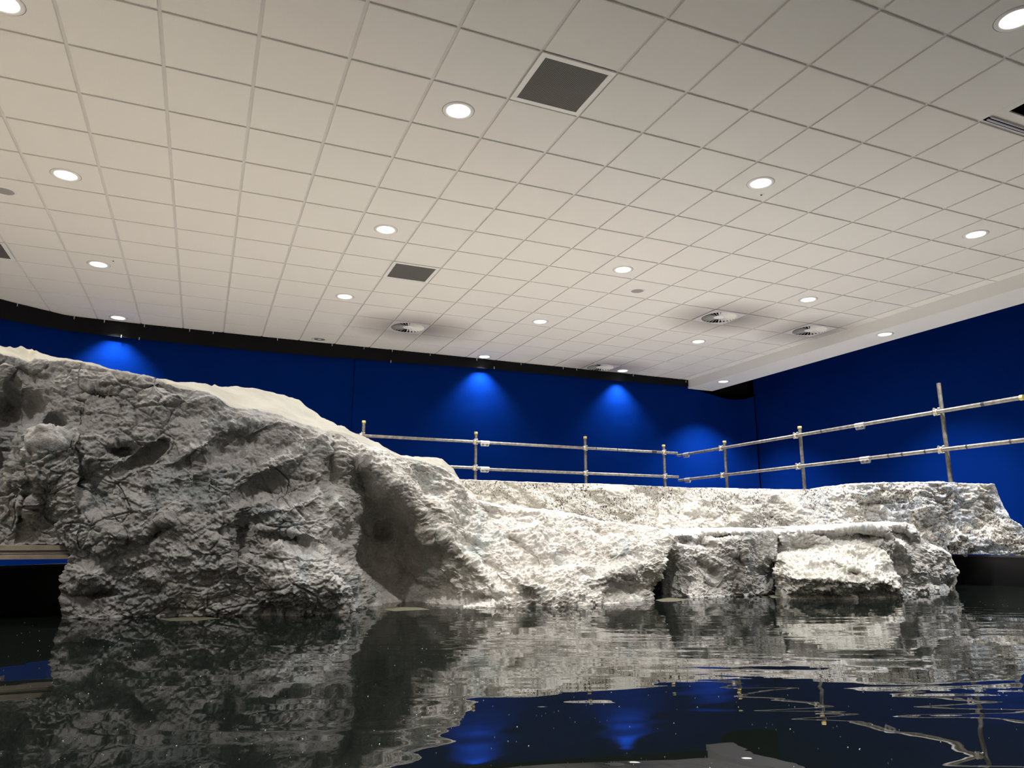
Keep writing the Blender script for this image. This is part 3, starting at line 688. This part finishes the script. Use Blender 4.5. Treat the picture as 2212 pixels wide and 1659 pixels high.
bA = [(800, 1105, 70, 34, 45, .06), (852, 1200, 118, 82, 38, .34), (895, 1275, 70, 60, 0, .10), (820, 1150, 16, 30, 10, .10), (800, 1215, 26, 20, 10, -.07), (900, 1200, 24, 30, 0, -.06), (845, 1235, 20, 26, 30, -.06), (915, 1150, 36, 16, 40, -.10), (850, 1170, 20, 26, 20, -.08), (880, 1275, 30, 26, 0, -.10), (930, 1245, 26, 20, 0, -.08), (920, 1290, 95, 45, 0, .10), (715, 1000, 16, 75, 4, .10), (760, 1050, 36, 50, 30, .07),
      (880, 1075, 130, 34, 42, -.14), (820, 1010, 60, 30, 35, -.06), (690, 1250, 100, 75, 25, -.14), (600, 1290, 60, 60, 0, -.06),
      (520, 1170, 14, 60, 10, .10), (545, 1130, 60, 10, -20, .07), (430, 1050, 8, 55, 3, .05), (360, 1140, 60, 9, -35, .06), (330, 1080, 9, 55, -20, .06),
      (300, 990, 60, 10, -32, .10), (265, 972, 26, 14, 0, .10), (215, 852, 28, 9, 5, .10), (335, 831, 12, 14, 20, .12), (420, 975, 60, 16, -25, -.05),
      (600, 1000, 70, 20, -22, -.05), (560, 1060, 60, 16, -22, .06), (620, 1100, 70, 16, -20, -.05), (500, 960, 70, 25, -20, .07), (640, 1170, 60, 14, 12, .08),
      (190, 1243, 34, 26, 0, -.09), (200, 1283, 50, 8, 0, .10), (240, 1160, 24, 24, 0, -.07), (215, 1080, 26, 30, 0, .06), (180, 1040, 40, 40, 0, .07),
      (1380, 1268, 70, 26, -14, .10), (1330, 1236, 60, 12, -16, -.07), (1415, 1220, 26, 40, 0, -.06), (1225, 1205, 26, 24, 30, .08), (1330, 1185, 26, 20, 0, -.07),
      (1140, 1260, 30, 16, 40, -.08), (1120, 1180, 50, 12, 42, .07), (1060, 1120, 18, 30, 20, .09), (1200, 1150, 60, 12, 30, .06), (1030, 1295, 50, 14, 0, .07), (1280, 1150, 40, 14, 25, .07),
      (960, 1130, 80, 16, 40, .06), (1000, 1200, 80, 14, 42, -.05), (1060, 1230, 70, 14, 45, .06)]
X, Y, D = net(colsA, 700, 300, bA, 5)
PA = wrapup(at(X, Y, D), top=.75, back=.8, left=.6, right=.5)
wgt = np.ones(PA.shape[:2]); wgt[:, :20] = .35; wgt[:, 20:34] = np.linspace(.35, 1, 14)
u = np.linspace(0, 1, PA.shape[0])[:, None]; mixs = np.clip((u - .5) / .15, 0, 1)
a1 = disp(PA, (.08, .026, .007, .022, .008), 3, strA, wgt); a2 = disp(PA, (.07, .028, .012, .006, .012), 90, strB, wgt)
PA = a1 * (1 - mixs[..., None]) + a2 * mixs[..., None]
cliff = thing('rock_cliff', tuple(at(600, 1300, 4.2) * np.array([1, 1, 0])), 'tall grey artificial rock cliff falling from the left to a low point at centre', 'rock')
org = np.array(cliff.location)
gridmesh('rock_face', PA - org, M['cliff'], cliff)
# the part left of the notch, standing on the timber over the tank edge
cols = []
for px in [-120, -60, 0, 20, 40, 62, 78, 110, 130, 148, 175]:
    yc = ip(crest, px); yb = 1184 - px * .035; dc = ip(cd, px) if px > -60 else 3.78; db = 3.84 - max(0, px) * .0001; col = []
    for v in VR: col.append((px, yc + (yb - yc) * v, dc * (1 - v) + db * v - .10 * math.sin(PI * min(1, v * .72))))
    cols.append(col)
X, Y, D = net(cols, 150, 250, [(45, 880, 42, 26, -8, .13), (12, 930, 12, 110, 8, .11), (118, 916, 18, 18, 0, .09), (70, 810, 45, 12, 20, .04), (50, 1110, 8, 60, 12, .04), (90, 1000, 50, 60, 0, -.05), (100, 945, 60, 20, 0, -.05), (20, 1060, 40, 40, 0, -.05), (110, 1090, 30, 60, 0, .06)], 5)
PB = wrapup(at(X, Y, D), top=.6, back=.7, bottom=.372, left=.2, base=0)
PB[:, -14:, 2] = PB[:, -15:-14, 2] - .0 + np.linspace(0, -.004, 14)[None]; PB[:, -14:] += (FWH * .25)[None, None] * np.linspace(0, 1, 14)[None, :, None]
wgt = np.ones(PB.shape[:2]); wgt[:, :20] = .35; wgt[:, 20:34] = np.linspace(.35, 1, 14); wgt[:, -20:] *= np.linspace(1, .3, 20)
PB = disp(PB, (.08, .032, .008, .022, .008), 3, strA, wgt)
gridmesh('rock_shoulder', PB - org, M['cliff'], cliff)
# pale canvas lying over the back of the cliff
top = [(-60, 742), (0, 755), (50, 761), (100, 768), (148, 775), (250, 799), (330, 818), (400, 834), (420, 836), (470, 839), (530, 843), (580, 852), (620, 863), (655, 877), (680, 897), (700, 914), (725, 926), (780, 945), (830, 968), (870, 985), (900, 988), (930, 993), (955, 1000), (975, 1012), (990, 1034), (1010, 1066), (1040, 1084)]
cols = []
for px in [-60, 0, 20, 40, 62, 78, 110, 148, 200, 250, 320, 400, 430, 450, 480, 510, 560, 600, 650, 690, 740, 780, 820, 870, 920, 955, 980, 1000, 1030]:
    yc, yt = ip(crest, px), ip(top, px); d = ip(cd, px) if px > -60 else 3.75
    wid = .12 + .5 * min(1, max(0, (yc - yt - 4) / 30))
    cols.append([(px, yc + 7, d + .03), (px, yc - 1 if yc - yt > 3 else (yc + yt) / 2, d + .07), (px, (yc + yt) / 2, d + .07 + wid * .5), (px, yt + 1, d + .07 + wid * .9), (px, yt, d + .07 + wid)])
X, Y, D = net(cols, 420, 40, [], 2)
PC = at(X, Y, D); bk = [PC[:, -1] + FWH * .1 * k + np.array([0, 0, -.5 * k * k * .2]) for k in (1, 2, 3)]
PC = np.concatenate([PC, np.stack(bk, 1)], 1)
h = .022 * ridge(PC * np.array([2.6, 2.6, 2.6]), 3, 5) + .006 * fbm(PC * 16, 3, 6); N = normals(PC); PC = PC + np.array([0, 0, 1.]) * (h * np.linspace(.3, 1, PC.shape[1])[None])[..., None]
cv = gridmesh('canvas_cover', PC - org, M['canvas'], cliff); cv['label'] = 'pale cream canvas over the cliff top'
sd = cv.modifiers.new('solid', 'SOLIDIFY'); sd.thickness = .004
# ------------------------------------------------------------------ lower ledges
def rock(name, cols, nu, nv, bumps, mtl, label, amps, seed, strata, cat='rock', wr={}, soft=4, topw=.5):
    X, Y, D = net(cols, nu, nv, bumps, soft); P = wrapup(at(X, Y, D), **wr)
    w = np.ones(P.shape[:2]); w[:, :20] = topw; w[:, 20:28] = np.linspace(topw, 1, 8)
    P = disp(P, amps, seed, strata, w); o_ = P.reshape(-1, 3).mean(0) * np.array([1, 1, 0])
    o = gridmesh(name, P - o_, mtl); o.location = o_; return tag(o, label, cat)
def cols_from(tab, rows=5, bulge=0., lip=0):
    out = []
    for (px, yc, dc, yw, dw) in tab:
        dw = wd(yw) if dw is None else dw; col = []
        if lip: col.append((px, yc, dc + lip))
        for k in range(rows):
            v = k / (rows - 1)
            if lip and k == 0: col.append((px, yc + 8, dc)); continue
            col.append((px, yc + (yw - yc) * v, dc * (1 - v) + dw * v - bulge * math.sin(PI * v)))
        out.append(col)
    return out
AM = (.04, .026, .012, .014, .010)
rock('rock_ledge', cols_from([(1438, 1148, 5.55, 1290, 5.45), (1470, 1146, 5.45, 1292, 5.2), (1520, 1144, 5.40, 1291, None), (1570, 1142, 5.36, 1289, None), (1600, 1142, 5.30, 1287, None), (1612, 1142, 5.25, 1287, 5.2), (1630, 1142, 5.35, 1287, 5.3), (1660, 1143, 5.5, 1284, 5.45), (1684, 1144, 5.7, 1283, 5.65)], lip=.16),
     260, 150, [(1495, 1172, 30, 9, 10, .14), (1500, 1172, 14, 10, 0, -.10), (1560, 1160, 50, 6, -5, .08), (1470, 1250, 18, 50, -8, .08), (1530, 1230, 30, 8, 40, .06), (1600, 1210, 20, 8, 20, .06), (1650, 1230, 20, 30, 0, .08)],
     M['ledge'], 'grey craggy rock ledge between the cliff and the boulder', AM, 41, strA, wr=dict(top=1.3, back=2, left=.4, right=.3), topw=.12)
rock('rock_ledge', cols_from([(1690, 1142, 5.6, 1285, 5.6), (1705, 1141, 5.45, 1287, 5.5), (1750, 1139, 5.42, 1288, 5.5), (1800, 1137, 5.42, 1288, 5.5), (1860, 1133, 5.45, 1288, 5.5), (1920, 1130, 5.48, 1288, 5.45), (1955, 1129, 5.5, 1285, 5.42), (1975, 1133, 5.55, 1283, 5.45), (1990, 1160, 5.65, 1281, 5.5), (2010, 1174, 5.75, 1279, 5.6), (2035, 1184, 5.85, 1273, 5.8), (2052, 1196, 5.95, 1266, 6.0), (2060, 1215, 6.05, 1255, 6.1), (2066, 1230, 6.15, 1246, 6.2)], lip=.10),
     360, 150, [(1870, 1158, 60, 10, 8, .12), (1945, 1155, 26, 12, 30, .16), (1800, 1160, 40, 8, 10, .06), (1960, 1190, 12, 60, -25, -.10), (1950, 1220, 50, 14, 0, .05), (2050, 1240, 18, 10, 0, -.08), (2030, 1258, 30, 8, 0, .10)],
     M['ledge'], 'pale craggy rock ledge behind the boulder, ending at the black tank wall', AM, 57, strB, wr=dict(top=.9, back=1.3, left=.2, right=.4), topw=.12)
# boulder with a tilted bright top
K = []
for (px, yb, db, yf, df, yw, dw) in [(1696, 1215, 5.25, 1240, 5.1, 1275, 5.12), (1704, 1200, 5.32, 1248, 5.0, 1286, 5.04), (1725, 1186, 5.38, 1250, 4.95, 1290, 5.0), (1760, 1178, 5.40, 1249, 4.93, 1291, 4.98), (1810, 1173, 5.42, 1254, 4.92, 1291, 4.98), (1850, 1175, 5.42, 1258, 4.92, 1291, 4.98), (1885, 1182, 5.40, 1260, 4.95, 1290, 5.0), (1912, 1196, 5.35, 1260, 5.0, 1291, 5.1), (1926, 1215, 5.28, 1264, 5.05, 1291, 5.1), (1940, 1245, 5.2, 1272, 5.08, 1290, 5.12), (1948, 1265, 5.2, 1278, 5.12, 1289, 5.15)]:
    K.append([(px, yb, db), (px, yb * .67 + yf * .33, db * .67 + df * .33), (px, yb * .33 + yf * .67, db * .33 + df * .67 - .01), (px, yf, df), (px, yf + 8, df + .02), (px, yf * .5 + yw * .5 + 3, df * .35 + dw * .65), (px, yw, dw)])
rock('boulder', K, 200, 110, [(1880, 1283, 40, 8, 0, .08), (1790, 1283, 18, 7, 0, .05), (1830, 1222, 50, 7, 25, -.05)], M['boulder'],
     'low boulder with a bright tilted flat top rising out of the water', (.022, .016, .018, .004, .011), 71, strB, 'boulder', wr=dict(top=.25, back=.3, left=.2, right=.2), soft=2, topw=.9)
# speckled rock wall behind the ledges
tab = [(940, 1034, 6.15, 1175, 6.05), (995, 1036, 6.26, 1175, 6.1), (1100, 1040, 6.43, 1175, 6.3), (1250, 1045, 6.70, 1175, 6.5), (1400, 1049, 6.96, 1175, 6.8), (1500, 1054, 7.13, 1175, 6.9), (1600, 1056, 7.3, 1175, 7.1), (1700, 1058, 7.4, 1175, 7.2), (1760, 1057, 7.35, 1175, 7.1), (1800, 1051, 7.1, 1180, 6.9), (1850, 1046, 6.7, 1190, 6.55), (1900, 1045, 6.75, 1196, 6.55), (1960, 1043, 6.75, 1197, 6.58), (2050, 1042, 6.8, 1197, 6.62), (2090, 1046, 6.84, 1197, 6.60), (2148, 1045, 6.86, 1198, 6.56), (2156, 1060, 6.86, 1198, 6.52), (2164, 1086, 6.84, 1199, 6.50), (2180, 1115, 6.66, 1199, 6.5), (2200, 1135, 6.66, 1199, 6.45), (2215, 1165, 6.6, 1200, 6.4), (2240, 1182, 6.5, 1200, 6.35)]
X, Y, D = net(cols_from(tab, 5), 760, 100, [(1410, 1100, 10, 60, 0, .05), (1180, 1090, 50, 12, 35, -.05), (1650, 1090, 80, 30, 10, -.05), (2060, 1170, 70, 30, 0, -.10), (2120, 1120, 26, 50, 20, .06), (1900, 1100, 26, 50, 15, .06), (1985, 1110, 22, 50, 10, -.06)], 4)
P = wrapup(at(X, Y, D), top=.45, back=.5, bottom=.275, right=.4, base=0)
w_ = np.ones(P.shape[:2]); w_[:, :20] = .2; w_[:, 20:30] = np.linspace(.2, 1, 10); uu = np.linspace(0, 1, P.shape[0])[:, None]
px_u = np.interp(np.linspace(0, 1, P.shape[0]), np.linspace(0, 1, X.shape[0]), X[:, 0])
rough = np.clip((px_u - 1760) / 120, 0, 1)[:, None]
P1 = disp(P, (.03, .020, .010, .004, .003), 83, strA, w_); P2 = disp(P, (.05, .040, .036, .012, .014), 83, strB, w_)
P = P1 * (1 - rough[..., None]) + P2 * rough[..., None]
o_ = np.array([3., 1., 0]); wl_o = gridmesh('rock_wall', P - o_, M['wall']); wl_o.location = o_
tag(wl_o, 'long cream-white rock wall with dark flecks below the railing', 'rock')
# shallow sand-coloured shelves just under the surface
for lab, pts in (('olive shelf barely breaking the water at the foot of the cliff', [(300, 1338), (440, 1328), (520, 1336), (440, 1344), (340, 1346)]),
                 ('olive shelf barely breaking the water in the mouth of the cave', [(780, 1316), (850, 1309), (930, 1312), (960, 1318), (840, 1323)]),
                 ('olive shelf barely breaking the water between cliff and ledge', [(1405, 1296), (1440, 1289), (1500, 1294), (1470, 1299), (1420, 1300)]),
                 ('olive shelf barely breaking the water beside the boulder', [(1650, 1285), (1700, 1281), (1740, 1288), (1710, 1292), (1660, 1291)])):
    q = [at(x, y, wd(y)) for x, y in pts]; c = np.mean(q, 0); r = MB()
    n = 40; P0 = np.array(q)[:, :2] - c[:2]; ring_ = []
    for k in range(n):
        t = k / n * len(P0); i = int(t); f = t - i; f = f * f * (3 - 2 * f); ring_.append(P0[i] * (1 - f) + P0[(i + 1) % len(P0)] * f)
    vs = [(0, 0, .004)] + [(a * .6, b * .6, .0025) for a, b in ring_] + [(a, b, -.008) for a, b in ring_] + [(a * .9, b * .9, -.04) for a, b in ring_]
    fs = [(0, 1 + k, 1 + (k + 1) % n) for k in range(n)]
    for L in (0, 1):
        fs += [(1 + L * n + k, 1 + (L + 1) * n + k, 1 + (L + 1) * n + (k + 1) % n, 1 + L * n + (k + 1) % n) for k in range(n)]
    r.add(vs, fs, 0, True); o = r.build('rock_shelf', mat('sand', (.10, .098, .062), .9, bump=(20, .01))); o.location = c; tag(o, lab, 'rock', 'low rock shelves at the waterline')
# ------------------------------------------------------------------ timber under the shoulder
a = at(-80, 1196, 3.60); b = at(150, 1193, 3.78); dr = Vector(b - a); ang = math.atan2(dr.y, dr.x); L = math.hypot(dr.x, dr.y)
t = thing('timber_beam', (a[0], a[1], .302), 'weathered timber beam under the left end of the cliff, over the tank edge', 'beam', rz=ang)
for k, (z0, z1, yo) in enumerate(((0.0, .024, .0), (.0265, .042, .012), (.0445, .072, .004))):
    r = MB(); r.box((0, yo, z0), (L, .12, z1)); r.build('plank', M['timber'], t, .002)
# ------------------------------------------------------------------ world, view
wld = bpy.data.worlds.new('world'); bpy.context.scene.world = wld; wld.use_nodes = True
wld.node_tree.nodes['Background'].inputs[0].default_value = (.02, .02, .022, 1); wld.node_tree.nodes['Background'].inputs[1].default_value = 1
sc = bpy.context.scene
sc.view_settings.view_transform = 'Standard'; sc.view_settings.look = 'None'; sc.view_settings.exposure = 0.0; sc.view_settings.gamma = 1; sc.view_settings.use_curve_mapping = False
sc.cycles.max_bounces = 8; sc.cycles.diffuse_bounces = 5; sc.cycles.glossy_bounces = 4; sc.cycles.transparent_max_bounces = 8
sc.cycles.caustics_reflective = False; sc.cycles.caustics_refractive = False; sc.cycles.sample_clamp_indirect = 4
sc.cycles.use_denoising = True
